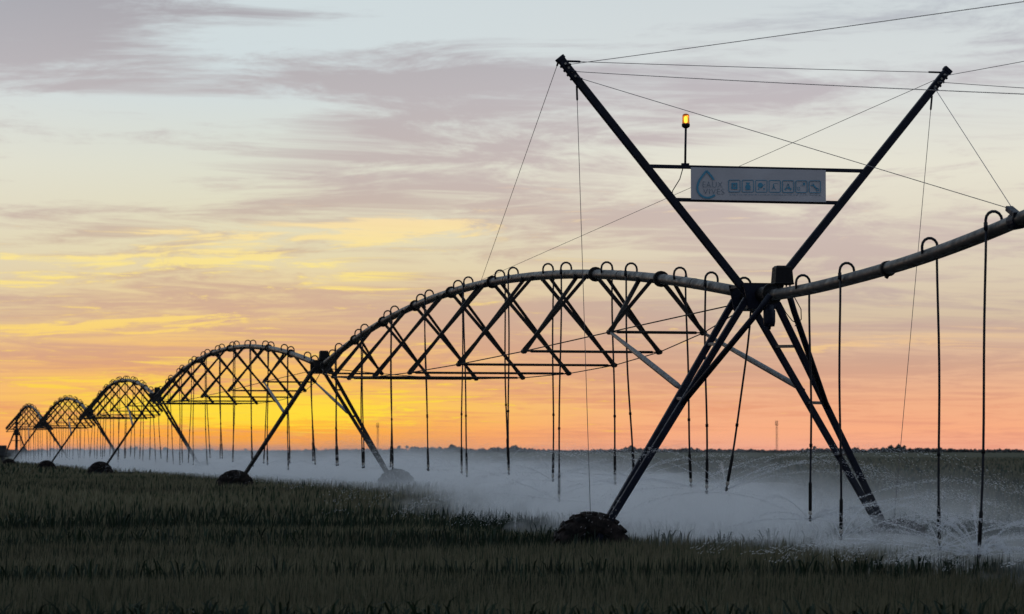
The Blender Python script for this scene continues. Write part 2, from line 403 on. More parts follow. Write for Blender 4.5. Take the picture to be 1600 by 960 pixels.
# ------------------------------------------------------------------ far edge of the field
def scrub(name, label, x0, x1, y, h, n, seed, depth=25):
    r = np.random.default_rng(seed); m = MB()
    for i in range(n):
        cx = x0 + (x1 - x0) * r.random(); hh = h * (.55 + .45 * smooth_noise(np.array([cx]), np.array([0.]), seed, 12 / abs(x1 - x0) * 3, 1)[0]) * (.85 + .3 * r.random() + .5 * (r.random() < .02))
        cy = y + depth * r.random(); rad = hh * (.5 + .5 * r.random())
        for k in range(5):        # each bush is a handful of leafy clumps
            c = Vector((cx + r.normal() * rad * .5, cy + r.normal() * rad * .4, .3 + hh * (.25 + .6 * r.random())))
            q = rad * (.3 + .3 * r.random()); a = r.random() * 6.28
            vs = [c + Vector((math.cos(a + j * 1.257) * q, math.sin(a + j * 1.257) * q, r.normal() * q * .25)) for j in range(5)] + [c + Vector((0, 0, q * .8)), c - Vector((0, 0, q))]
            m.add(vs, [(j, (j + 1) % 5, 5) for j in range(5)] + [((j + 1) % 5, j, 6) for j in range(5)])
    o = m.build(name, M_BUSH)
    return tag(o, label, 'hedge', kind='stuff')
scrub('distant_scrub', 'long low line of dark scrub along the horizon', -330, 330, 1150, 2.5, 2200, 21)
scrub('distant_hedge', 'dark hedge on the horizon behind the pivot point at far left', -108, -70, 420, 1.9, 260, 5, 8)

def lattice(x, y, h, label):
    t = empty('antenna_mast', (x, y, float(ground_z(y)))); tag(t, label, 'mast', 'lattice masts on the horizon')
    wd = h * .028
    for k in range(3):
        a = k * 2.094; p = (math.cos(a) * wd, math.sin(a) * wd)
        MB().bar((p[0], p[1], 0), (p[0], p[1], h * .9), .09, .09).build('leg', M_LATTICE, t)
    m = MB(); st = 14
    for i in range(st):
        for k in range(3):
            a, b = k * 2.094, (k + 1) * 2.094; z0, z1 = h * .9 * i / st, h * .9 * (i + 1) / st
            m.bar((math.cos(a)*wd, math.sin(a)*wd, z0), (math.cos(b)*wd, math.sin(b)*wd, z1), .055, .055)
    m.build('lattice_bracing', M_LATTICE, t)
    m = MB()
    for k in range(6):
        a = k * 1.047; q = wd * 1.2
        m.bar((math.cos(a)*q, math.sin(a)*q, h * .86), (math.cos(a)*q, math.sin(a)*q, h), .10, .10)
        m.bar((0, 0, h * .9), (math.cos(a)*q, math.sin(a)*q, h * .9), .1, .1)
    m.build('antenna_head', M_LATTICE, t)
lattice(91.8, 1000, 12.0, 'thin lattice mast on the horizon at right, left of the tall tower leg')
lattice(-46.6, 1000, 11.2, 'thin lattice mast on the horizon beside the second drive tower')

# ------------------------------------------------------------------ drive towers
def make_tower(i, label, zl, zr, box_u, box_v, mast=False, motor=True):
    P = TW[i]; t = empty('drive_tower', (P.x, P.y, 0), TH)
    tag(t, label, 'irrigation tower', 'drive towers of the pivot'); zp = P.z
    BL = Vector((-2.72, .3, zl + .68)); BR = Vector((2.45, .3, zr + .68))
    for s, B in ((-1, BL), (1, BR)):
        tops = [Vector((s * .13, .95, zp - .03)), Vector((s * .24, -.10, zp - .06))]
        bots = [B + Vector((0, .06, 0)), B + Vector((0, -.055, 0))]
        for a, b in zip(tops, bots):
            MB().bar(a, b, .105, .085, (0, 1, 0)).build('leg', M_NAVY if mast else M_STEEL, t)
        for f in (.18, .40, .60, .80):
            a = tops[0].lerp(bots[0], f); b = tops[1].lerp(bots[1], f)
            MB().bar(a, b, .05, .05).build('rung', M_GREY if mast else M_STEEL, t)
        if mast:
            a = Vector((s * .16, -1.1, zp - .05)); b = tops[1].lerp(bots[1], .42)
            MB().tube([a, a.lerp(b, .12) + Vector((0, 0, -.03)), b], .05, 10).build('leg_brace', M_NAVY, t, True)
        # wheel: tyre with lugs, rim
        ww = empty('wheel', (B.x, .3, (zl if s < 0 else zr) + .65)); ww.parent = t
        R0, wdt = .65, .17
        prof = [(.33, -.13), (.42, -.165), (.56, -.17), (.605, -.13), (.615, 0), (.605, .13), (.56, .17), (.42, .165), (.33, .13)]
        m = MB(); N = 36
        vs = [(r * math.cos(2*math.pi*j/N), y, r * math.sin(2*math.pi*j/N)) for j in range(N) for r, y in prof]; k = len(prof)
        m.add(vs, [(j*k+a, j*k+(a+1) % k, ((j+1) % N)*k+(a+1) % k, ((j+1) % N)*k+a) for j in range(N) for a in range(k)])
        for j in range(20):
            for sd in (-1, 1):
                a = 2*math.pi*(j + (.25 if sd > 0 else -.25)) / 20
                a2 = a + .17
                pin = [Vector(((.60)*math.cos(q), yy, (.60)*math.sin(q))) for q, yy in ((a, sd*.19), (a2, sd*.005))]
                m.bar(pin[0] * 1.0 + Vector((.02*math.cos(a), 0, .02*math.sin(a))), pin[1] + Vector((.025*math.cos(a2), 0, .025*math.sin(a2))), .045, .05, (math.cos(a), 0, math.sin(a)))
        m.build('tyre', M_TYRE, ww, False)
        m = MB(); prof2 = [(.34, -.12), (.30, -.10), (.28, -.02), (.10, -.03), (.10, .03), (.28, .02), (.30, .10), (.34, .12)]; k = len(prof2)
        vs = [(r * math.cos(2*math.pi*j/24), y, r * math.sin(2*math.pi*j/24)) for j in range(24) for r, y in prof2]
        m.add(vs, [(j*k+a, j*k+a+1, ((j+1) % 24)*k+a+1, ((j+1) % 24)*k+a) for j in range(24) for a in range(k-1)])
        m.tube([(0, -.10, 0), (0, .2, 0)], .10, 12)
        m.build('rim', M_GREY, ww, True)
        MB().box((B.x - .16, .42, B.z - .22), (B.x + .16, .66, B.z + .12)).build('wheel_gearbox', M_STEEL, t)
    MB().bar(BL + Vector((.1, .36, .02)), BR + Vector((-.1, .36, .02)), .16, .12).build('base_beam', M_STEEL, t)
    # head of the tower: cradle plates and the joint of the two pipes
    m = MB()
    for y in (-.16, .62):
        m.add([(-.31, y, zp + .20), (.27, y, zp + .20), (.24, y, zp - .22), (-.22, y, zp - .22), (-.31, y + .03, zp + .20), (.27, y + .03, zp + .20), (.24, y + .03, zp - .22), (-.22, y + .03, zp - .22)],
              [(3, 2, 1, 0), (4, 5, 6, 7), (0, 1, 5, 4), (1, 2, 6, 5), (2, 3, 7, 6), (3, 0, 4, 7)])
    m.box((-.20, -.13, zp - .21), (.22, .62, zp - .15)); m.box((-.29, -.13, zp + .14), (-.24, .62, zp + .19)); m.box((.20, -.13, zp + .14), (.25, .62, zp + .19))
    m.build('cradle', M_NAVY if mast else M_STEEL, t)
    m = MB().tube([(0, -.75, zp - .01), (0, -.5, zp), (0, -.2, zp + .02), (0, .2, zp + .02), (0, .7, zp), (0, .95, zp + .02)], [.12, .125, .115, .115, .125, .12], 16)
    m.build('pipe_joint', M_BLACK, t, True)
    for y in (-.72, .92):
        MB().tube([(0, y - .03, zp), (0, y + .03, zp)], .17, 16).build('flange', M_STEEL, t)
    for y in (-.10, .95):
        MB().bar((-.2, y, zp - .15), (.2, y, zp - .15), .09, .07).bar((-.17, y + .001, zp - .12), (-.12, y + .001, zp + .06), .05, .05, (0, 1, 0)).bar((.17, y + .001, zp - .12), (.12, y + .001, zp + .06), .05, .05, (0, 1, 0)).build('saddle', M_STEEL, t)
    # control box, tapered, on a short stalk
    x0, y0, zb = box_v, box_u, zp + (.12 if mast else .20)
    m = MB(); a, b = .150, .132
    m.add([(x0 + sx_*q, y0 + sy_*q*.8, zz) for zz, q in ((zb, a), (zb + .02, a + .01), (zb + .03, a), (zb + .27, b), (zb + .30, b - .03)) for sx_, sy_ in ((-1, -1), (1, -1), (1, 1), (-1, 1))],
          [(3, 2, 1, 0)] + [(k*4+j, k*4+(j+1) % 4, k*4+4+(j+1) % 4, k*4+4+j) for k in range(4) for j in range(4)] + [(16, 17, 18, 19)])
    bx = m.build('control_box', M_BLACK, t)
    for q in (-.1, -.03, .05, .11) if mast else (): MB().tube([(x0 + q, y0 - .05, zb), (x0 + q, y0 - .05, zb - .035)], .014, 6).build('cable_gland', M_BLACK, bx)
    MB().bar((x0, y0, zb), (x0 * .2, y0, zp - .02), .05, .05, (0, 1, 0)).build('box_stalk', M_STEEL, t)
    if motor:
        m = MB().tube([(.13, -.15, zp - .16), (.13, -.15, zp - .22), (.13, -.15, zp - .24), (.13, -.15, zp - .42), (.13, -.15, zp - .50), (.13, -.15, zp - .505), (.13, -.15, zp - .55)], [.075, .075, .098, .098, .085, .028, .022], 14)
        m.build('slip_motor', M_NAVY, t, True)
        MB().tube([(.2, -.5, zp - .12), (.3, -.5, zp - .30), (.42, -.45, zp - .42), (.55, -.3, zp - .45)], .008, 6).build('wire', M_BLACK, t)
        MB().tube([(.3, -.9, zp - .05), (.45, -.8, zp - .25), (.52, -.6, zp - .40), (.48, -.4, zp - .5)], .008, 6).build('wire', M_BLACK, t)
    return t
make_tower(0, 'nearest dark blue drive tower, holding up the V mast and banner', -.08, -.22, -1.05, .06, True)
make_tower(1, 'second drive tower from the right, between the two largest arches', .27, .30, -.1, .04, motor=False)
make_tower(2, 'third drive tower from the right, between second and third arches', .33, .33, -.1, .04, motor=False)
make_tower(3, 'fourth drive tower from the right, before the fourth arch', .22, .28, -.1, .04, motor=False)
make_tower(4, 'last small drive tower at far left, next to the pivot stand', .18, .28, -.1, .04, motor=False)

# ------------------------------------------------------------------ sprinkler drops
def drop(root, u, side, zpipe, zend, sway=0., swayu=0., lod=0):
    """gooseneck on the pipe, hose hanging at one side, weight and sprinkler head at its end"""
    r = .0175 if lod == 0 else .018
    n = 8 if lod == 0 else 6
    top = zpipe + .11; o = side * .132
    arc = [Vector((-side * .085, u, zpipe + .03)), Vector((-side * .09, u, top - .02))]
    for k in range(8):
        a = math.pi * k / 7; arc.append(Vector((side * (.021 - .111 * math.cos(a)), u, top + .02 + .115 * math.sin(a))))
    arc.append(Vector((o, u, top - .06)))
    d = MB(); L = top - .05 - zend; pts = []
    for k in range(11):
        f = k / 10; pts.append(Vector((o + sway * f ** 1.6 + .012 * math.sin(f * 7 + u), u + swayu * f ** 1.6, top - .05 - (L - .16) * f)))
    d.tube(pts, r, n)
    h = d.build('drop_hose', M_HOSE, root, True)
    MB().tube(arc, r * 1.15, n).tube([arc[-1] + Vector((0, 0, .05)), arc[-1] - Vector((0, 0, .05))], r * 1.6, n).build('gooseneck', M_HOSE, h, True)
    e = pts[-1]; dr = (pts[-1] - pts[-2]).normalized()
    if lod < 2:
        q = pts[7]; MB().tube([q, q + (pts[8] - q).normalized() * .05], r * 1.5, n).build('coupling', M_BLACK, h, True)
        MB().tube([e - dr * .45, e - dr * .42, e - dr * .02, e], [r * 1.1, r * 1.55, r * 1.55, r * 1.2], n).build('hose_weight', M_BLACK, h, True)
        MB().tube([e, e + dr * .015, e + dr * .05, e + dr * .06], [r * 1.2, r * 1.7, r * 1.7, r], n).build('pressure_regulator', M_BRASS, h, True)
    MB().tube([e + dr * .05, e + dr * .10, e + dr * .105, e + dr * .12, e + dr * .15, e + dr * .16], [r * .8, r * .8, r * 1.7, r * 1.8, r * 1.2, r * .5], n).build('sprinkler_head', M_BLACK, h, True)
    p = root.matrix_basis @ (e + dr * .14)
    NOZZLES.append((p, dr))

# ------------------------------------------------------------------ arched spans
NEAR_DROPS = [(.85, 1, 1.52, -.42), (2.6, -1, 1.45, 0.), (4.7, 1, 1.53, .12), (7.9, -1, 1.62, .10), (9.9, 1, 1.52, 0.), (13.1, -1, 1.13, -.08), (14.9, 1, 1.52, 0.),
              (18.1, -1, 1.64, .05), (19.7, 1, 1.86, .03), (23.05, -1, 1.54, .03), (24.5, 1, 1.62, .0), (28., -1, 1.66, .06), (29.4, 1, 1.64, .04),
              (33., -1, 1.66, .04), (34.3, 1, 1.7, -.04), (37.9, -1, 1.66, .03), (39.2, 1, 1.66, 0.), (42.6, -1, 1.7, .03), (44.1, 1, 1.7, 0.)]
def make_span(i, label, rise=1.36, lod=0):
    A, B = TW[i], TW[i + 1]; dv = B - A; L = math.hypot(dv.x, dv.y); ang = math.atan2(-dv.x, dv.y)
    t = empty('irrigation_span', (A.x, A.y, 0), ang); tag(t, label, 'irrigation span', 'arched spans of the pivot')
    bpy.context.view_layer.update()
    z0, z1 = A.z, B.z
    def pz(u): f = u / L; return z0 + (z1 - z0) * f + rise * 4 * f * (1 - f)
    n = 40; ua, ub = .6, L - .5
    pts = [(0, ua + (ub - ua) * k / n, pz(ua + (ub - ua) * k / n)) for k in range(n + 1)]
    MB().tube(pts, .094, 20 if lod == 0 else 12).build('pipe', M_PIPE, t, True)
    ts = [.134 + .105 * k for k in range(8)]
    for k, f in enumerate(ts):
        if k in (2,): continue
        u = f * L - .3; s = Vector((0, 1, (pz(u + .1) - pz(u - .1)) / .2)).normalized(); c = Vector((0, u, pz(u)))
        m = MB().tube([c - s * .035, c - s * .012], .148, 16).tube([c + s * .012, c + s * .035], .148, 16)
        for j in range(8):
            a = j * math.pi / 4; off = Vector((math.cos(a) * .125, 0, math.sin(a) * .125)); m.tube([c + off - s * .06, c + off + s * .06], .011, 6)
        m.build('pipe_flange', M_STEEL, t)
    if lod == 0:
        for f in (.08, .19, .305, .41, .52, .625, .72, .83, .92):
            u = f * L; s = Vector((0, 1, (pz(u + .1) - pz(u - .1)) / .2)).normalized(); c = Vector((0, u, pz(u)))
            MB().tube([c - s * .02, c + s * .02], .097, 20).build('pipe_seam', M_STEEL, t, True)
    nodes = {-1: [], 1: []}
    for f in ts:
        q = 4 * f * (1 - f); u = f * L
        for s in (-1, 1):
            nd = Vector((s * 1.9 * q, u, pz(u) - 2.12 * q)); nodes[s].append(nd)
            for e in (-.55, .55):
                uu = u - s * .45 + e
                a = Vector((s * .085, uu, pz(uu) - .04))
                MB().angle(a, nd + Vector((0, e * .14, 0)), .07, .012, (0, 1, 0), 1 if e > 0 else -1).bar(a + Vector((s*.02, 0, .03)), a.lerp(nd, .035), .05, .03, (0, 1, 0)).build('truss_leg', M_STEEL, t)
            MB().tube([nd + Vector((0, -.09, 0)), nd + Vector((0, .09, 0))], .05, 8).build('truss_node', M_STEEL, t)
        a, b = nodes[-1][-1], nodes[1][-1]; w_ = (b - a)
        MB().tube([a + w_ * .0, a + w_.normalized() * .12, a + w_.normalized() * .14, b - w_.normalized() * .14, b - w_.normalized() * .12, b], [.012, .012, .027, .027, .012, .012], 8).build('cross_strut', M_STEEL, t, True)
    for s in (-1, 1):
        ch = [Vector((s * .14, .95, z0 - .10))] + nodes[s] + [Vector((s * .14, L - .9, z1 - .10))]
        for a, b in zip(ch[:-1], ch[1:]):
            MB().tube([a, b], .0115, 6).build('truss_rod', M_STEEL, t)
        # stay tubes from the first truss node down to the tower leg
        zl = ground_z(A.y); a = nodes[s][0]; b = Vector((1.0 if s > 0 else -1.07, .74, z0 - 1.5))
        MB().tube([a + (b - a) * .02, a.lerp(b, .5), a.lerp(b, .93), b], [.03, .05, .05, .025], 10).build('stay_tube', M_GREY, t, True)
    if i == 0: lst = NEAR_DROPS
    else:
        lst = []; u = 1.4; s = -1
        r = random.Random(i * 5)
        while u < L - 1:
            lst.append((u, s, A.z - 3.15 + r.uniform(-.2, .16), r.uniform(-.12, .14))); u += (3.3 if s > 0 else 1.75) * r.uniform(.92, 1.08); s = -s
    for (u, s, ze, sw) in lst: drop(t, u, s, pz(u), ze, sw + random.uniform(-.05, .07), random.uniform(-.1, .1), lod)
    return t
# spans
make_span(0, 'nearest and largest arched span, directly left of the V mast', 1.33, 0)
make_span(1, 'second arched span from the right, in front of the brightest sunset glow', 1.42, 1)
make_span(2, 'third arched span from the right', 1.42, 1)
make_span(3, 'fourth arched span from the right', 1.42, 2)
make_span(4, 'farthest small arched span, ending at the pivot stand', 1.42, 2)

# ------------------------------------------------------------------ overhanging pipe at right
OV = [(0.55, 4.66), (1.4, 4.645), (2.23, 4.64), (4.37, 4.69), (6., 4.745), (7.65, 4.82), (10.04, 4.99), (11., 5.08), (13, 5.29), (16, 5.55), (20, 5.76), (25, 5.85), (30.2, 5.85)]
def ovz(u): return float(np.interp(-u, [a for a, b in OV], [b for a, b in OV]))
def overhang():
    t = empty('overhang_pipe', (TW[0].x, TW[0].y, 0), TH); tag(t, 'grey overhanging pipe curving up to the right edge from the near tower', 'irrigation pipe')
    bpy.context.view_layer.update()
    us = np.linspace(.55, 30.2, 60); xs = [a for a, b in OV]; ys = [b for a, b in OV]
    zs = np.interp(us, xs, ys); zs = np.convolve(np.pad(zs, 2, 'edge'), np.ones(5) / 5, 'valid')
    MB().tube([(0, -u, z) for u, z in zip(us, zs)], [.092 - .02 * max(0, (u - 14) / 16) for u in us], 20).build('pipe', M_PIPE, t, True)
    for u in (6.05, 12.5, 18.5, 24.5):
        z = ovz(-u); MB().tube([(0, -u - .05, z), (0, -u + .05, z)], .112, 18).tube([(0, -u - .02, z - .10), (0, -u + .03, z - .13), (0, -u + .1, z - .11)], .016, 6).build('pipe_clamp', M_STEEL, t, True)
    z = ovz(-10.75)
    MB().bar((-.06, -10.9, z + .06), (-.02, -10.55, z + .17), .10, .07).tube([(0, -10.85, z), (0, -10.65, z)], .108, 16).build('cable_bracket', M_NAVY, t)
    for (u, s, ze, sw) in [(-2.2, 1, 1.10, 0.), (-4.37, -1, .88, -.01), (-7.65, 1, .84, 0.), (-10.04, -1, .82, -.12), (-13.2, 1, .9, 0)]:
        drop(t, u, s, ovz(u), ze, sw, 0, 0)
overhang()

# ------------------------------------------------------------------ V mast with its cables
MASTZ = 8.43
def mast():
    t = empty('cable_mast', (TW[0].x, TW[0].y, 0), TH); tag(t, 'tall dark blue V-shaped steel mast with cables on the near tower', 'mast')
    bpy.context.view_layer.update()
    Y = .05
    for s in (-1, 1):
        a = Vector((s * .25, Y, 4.80)); b = Vector((s * 3.27, Y, MASTZ)); d = (b - a).normalized()
        lo = MB().bar(a - d * .25, b, .125, .095, (0, 1, 0)); arm = lo.build('mast_arm', M_NAVY, t)
        m = MB().bar(b - d * .02, b + d * .04, .15, .115, (0, 1, 0)); m.build('cap_plate', M_NAVY, arm)
        nrm = Vector((d.z, 0, -d.x)) * (1 if s > 0 else -1)
        for k in range(4):
            c = b - d * (.10 + k * .085)
            m = MB().tube([c + nrm * .02 * 1, c + nrm * .088], .019, 6); m.build('cable_lug', M_NAVY, arm)
            MB().tube([c + Vector((0, -.064, 0)), c + Vector((0, -.070, 0))], .019, 10).build('bolt_head', M_BRASS, arm)
    for z, hw in ((6.745, 1.80), (6.215, 1.365)):
        MB().bar((-hw, Y - .0, z), (hw, Y - .0, z), .06, .058).build('crossbar', M_NAVY, t)
    MB().tube([(-1.25, Y, 6.72), (-1.3, Y, 6.55), (-1.42, Y, 6.36), (-1.45, Y, 6.2)], .008, 6).build('lamp_wire', M_BLACK, t)
    S1 = (0, 21.65, 6.18); OVB = (-.03, -10.7, ovz(-10.7) + .15); E1 = (0, -29.9, 5.96); E2 = (0, -26.34, 4.55)
    def cable(a, b, sag=0.):
        a = Vector(a); b = Vector(b); L = (b - a).length; d = (b - a).normalized()
        pts = [a.lerp(b, f) - Vector((0, 0, sag * 4 * f * (1 - f))) for f in [k / 12 for k in range(13)]]
        c = MB().tube(pts, .0052, 6).build('cable', M_CABLE, t)
        MB().tube([a, a + d * .03, a + d * .24, a + d * .26], [.008, .017, .017, .008], 8).build('turnbuckle', M_NAVY, c)
    for s in (-1, 1):
        tip = lambda k: Vector((s * (3.27 - k * .0545), Y, MASTZ - k * .0655))
        cable(tip(.4) + Vector((s * .06, 0, -.02)), S1)
        cable(tip(1.4), E1, .02)
        cable(tip(2.9), E2 if s < 0 else E2, .05)
        cable(tip(4.2), OVB)
        g = tip(5.2) + Vector((-s * -.02, 0, -.06))
        cable(g, (s * 2.72 if s < 0 else 2.32, Y + .2, .55))
    cable((-3.2, Y, MASTZ - .03), (3.2, Y, MASTZ - .03), .01)
    MB().tube([(2.95, Y, MASTZ - .03), (3.2, Y, MASTZ - .03)], .016, 8).build('turnbuckle', M_NAVY, t)
    return t
mast()

# ------------------------------------------------------------------ banner
def text_mesh(body, name, size, x, z, y, parent, material, thin=-.004, spacing=1.0, width=None):
    cu = bpy.data.curves.new(name, 'FONT'); cu.body = body; cu.size = size; cu.extrude = .0012; cu.offset = thin; cu.space_character = spacing; cu.fill_mode = 'BOTH'
    ob = bpy.data.objects.new(name, cu); COL.objects.link(ob)
    bpy.context.view_layer.update()
    me = bpy.data.meshes.new_from_object(ob.evaluated_get(bpy.context.evaluated_depsgraph_get()))
    bpy.data.objects.remove(ob); bpy.data.curves.remove(cu)
    co = np.zeros(len(me.vertices) * 3, np.float32); me.vertices.foreach_get('co', co); co = co.reshape(-1, 3)
    if width: co[:, 0] = (co[:, 0] - co[:, 0].min()) * width / (co[:, 0].max() - co[:, 0].min())
    out = np.stack([co[:, 0] + x, y - co[:, 2], co[:, 1] + z], 1)
    me.vertices.foreach_set('co', out.astype(np.float32).ravel()); me.update()
    me.materials.clear(); me.materials.append(material)
    o = bpy.data.objects.new(name, me); COL.objects.link(o); o.parent = parent
    return o
def banner():
    t = empty('banner_sign', (TW[0].x, TW[0].y, 0), TH)
    tag(t, 'grey white rectangular banner with blue droplet logo and seven icons between crossbars', 'banner')
    bpy.context.view_layer.update()
    YF = -.04; k = 1 / 616.
    X = lambda c: (c - 820) * k
    Z = lambda c, cx=820: 6.475 - (c - 262 - (cx - 820) * .018) * k
    m = MB(); nx, nz = 24, 6
    vs = []; 
    for y in (YF, YF + .012):
        for j in range(nz + 1):
            for i in range(nx + 1):
                u, v_ = i / nx, j / nz
                vs.append((-1.14 + 2.275 * u, y + .006 * math.sin(u * 9) * math.sin(v_ * 3.1), 6.215 + .52 * v_))
    w0 = (nx + 1) * (nz + 1)
    fs = [(j*(nx+1)+i, j*(nx+1)+i+1, (j+1)*(nx+1)+i+1, (j+1)*(nx+1)+i) for j in range(nz) for i in range(nx)]
    fs += [tuple(w0 + q for q in f[::-1]) for f in fs]
    edge = [i for i in range(nx + 1)] + [(j)*(nx+1)+nx for j in range(1, nz + 1)] + [nz*(nx+1)+i for i in range(nx - 1, -1, -1)] + [j*(nx+1) for j in range(nz - 1, 0, -1)]
    fs += [(edge[i], w0 + edge[i], w0 + edge[(i+1) % len(edge)], edge[(i+1) % len(edge)]) for i in range(len(edge))]
    m.add(vs, fs).build('panel', M_BANNER, t, False)
    yf = YF - .009
    def stroke(pts, wd, mb=None):
        m = mb or MB(); P = [Vector((X(a), yf, Z(b, a))) for a, b in pts]
        n = len(P); L = []; Rr = []
        for i in range(n):
            d = (P[min(i + 1, n - 1)] - P[max(i - 1, 0)]).normalized(); nn = Vector((-d.z, 0, d.x)) * wd * k * .5
            L.append(P[i] + nn); Rr.append(P[i] - nn)
        vs = L + Rr; fr = [(i, i + 1, n + i + 1, n + i) for i in range(n - 1)]
        m.add([v + Vector((0, 0, 0)) for v in vs] + [v + Vector((0, .004, 0)) for v in vs], fr + [tuple(2 * n + q for q in f[::-1]) for f in fr])
        return m
    def disc(cx, cy, r, mb, n=18, sq=1.0):
        c = [(X(cx + r * math.cos(2*math.pi*i/n)), yf, Z(cy + r * sq * math.sin(2*math.pi*i/n), cx)) for i in range(n)]
        mb.add(c, [tuple(range(n))])
    def poly(pts, mb):
        mb.add([(X(a), yf, Z(b, a)) for a, b in pts], [tuple(range(len(pts)))])
    # droplet outline, open at the right where the name stands
    left = [(352, 214), (318, 168), (278, 124), (240, 168), (205, 215), (185, 262), (181, 300), (190, 335), (212, 366), (245, 386), (283, 394), (322, 388), (362, 364)]
    fine = []
    for a, b in zip(left[:-1], left[1:]):
        for q in range(4): fine.append((a[0] + (b[0]-a[0])*q/4, a[1] + (b[1]-a[1])*q/4))
    fine.append(left[-1])
    stroke(fine[:9], 21).build('logo_droplet', M_PRINT, t)
    sm = fine[8:]
    for _ in range(3): sm = [sm[0]] + [((sm[i-1][0]+2*sm[i][0]+sm[i+1][0])/4, (sm[i-1][1]+2*sm[i][1]+sm[i+1][1])/4) for i in range(1, len(sm)-1)] + [sm[-1]]
    stroke(sm, 21).build('logo_droplet', M_PRINT, t)
    text_mesh('EAUX', 'lettering', 84 * k, X(238), Z(288, 238), yf, t, M_TEXT, -.0035, 1.05, 202 * k)
    text_mesh('VIVES', 'lettering', 84 * k, X(243), Z(357, 243), yf, t, M_TEXT, -.0035, 1.05, 216 * k)
    for i in range(7):
        x0 = 505 + i * 139.7; y0 = 216 + i * 1.0; s = 118
        m = MB(); c = 8
        sq = [(x0 + c, y0), (x0 + s - c, y0), (x0 + s, y0 + c), (x0 + s, y0 + s - c), (x0 + s - c, y0 + s), (x0 + c, y0 + s), (x0, y0 + s - c), (x0, y0 + c), (x0 + c, y0)]
        stroke(sq, 7, m); cx, cy = x0 + s / 2, y0 + s / 2
        if i == 0:                      # chequered valve plate
            for a in range(3):
                for b in range(3):
                    if (a, b) != (1, 1): poly([(cx - 32 + a*22, cy - 32 + b*22), (cx - 32 + a*22 + 20, cy - 32 + b*22), (cx - 32 + a*22 + 20, cy - 32 + b*22 + 20), (cx - 32 + a*22, cy - 32 + b*22 + 20)], m)
            poly([(cx - 4, cy - 8), (cx + 8, cy), (cx - 4, cy + 8)], m)
        elif i == 1:                    # gauge / pump
            disc(cx, cy + 10, 28, m); poly([(cx - 22, cy - 36), (cx + 22, cy - 36), (cx + 14, cy - 18), (cx - 14, cy - 18)], m)
            stroke([(cx - 30, cy + 36), (cx + 30, cy + 36)], 5, m)
        elif i == 2:                    # hose reel on wheels
            disc(cx - 10, cy - 8, 27, m); disc(cx - 28, cy + 28, 8, m, 10); disc(cx + 28, cy + 26, 9, m, 10); stroke([(cx - 5, cy + 15), (cx + 36, cy - 20)], 7, m)
        elif i == 3:                    # sprinkler gun on tripod
            stroke([(cx - 12, cy - 24), (cx - 12, cy + 4)], 9, m); stroke([(cx - 12, cy), (cx - 30, cy + 34)], 5, m); stroke([(cx - 12, cy), (cx + 8, cy + 34)], 5, m); stroke([(cx - 12, cy), (cx - 11, cy + 30)], 4, m)
            stroke([(cx - 14, cy - 22), (cx + 10, cy - 32), (cx + 36, cy - 26)], 3, m)
        elif i == 4:                    # pivot tower on two wheels
            stroke([(cx, cy - 28), (cx - 24, cy + 24)], 5, m); stroke([(cx, cy - 28), (cx + 24, cy + 24)], 5, m); disc(cx - 26, cy + 26, 10, m, 12); disc(cx + 26, cy + 26, 10, m, 12); disc(cx + 4, cy + 14, 13, m, 12); disc(cx, cy - 18, 7, m, 10)
        elif i == 5:                    # remote control
            stroke([(cx - 38, cy + 4), (cx - 20, cy + 4), (cx - 20, cy + 36), (cx - 38, cy + 36), (cx - 38, cy + 4)], 4, m); disc(cx + 26, cy - 22, 12, m, 12); poly([(cx + 16, cy - 40), (cx + 38, cy - 40), (cx + 36, cy - 30), (cx + 18, cy - 30)], m)
            disc(cx - 8, cy - 6, 4, m, 8); disc(cx + 4, cy - 14, 4, m, 8)
        else:                           # spanner
            stroke([(cx - 22, cy - 20), (cx + 22, cy + 22)], 15, m); stroke([(cx - 40, cy - 16), (cx - 26, cy - 10), (cx - 16, cy - 20), (cx - 20, cy - 36)], 10, m)
            ring = [(cx + 28 + 13 * math.cos(a * .628), cy + 28 + 13 * math.sin(a * .628)) for a in range(11)]; stroke(ring, 7, m)
        m.build('icon', M_PRINT, t)
    m = MB()                            # the line too small to read under the icons
    rr = random.Random(3); x = 515
    while x < 1460:
        wd = rr.choice((6, 9, 14, 20)); stroke([(x, 362), (x + wd, 362)], 3.5, m); x += wd + rr.choice((5, 8, 16))
    m.build('small_print', M_PRINT, t)
banner()

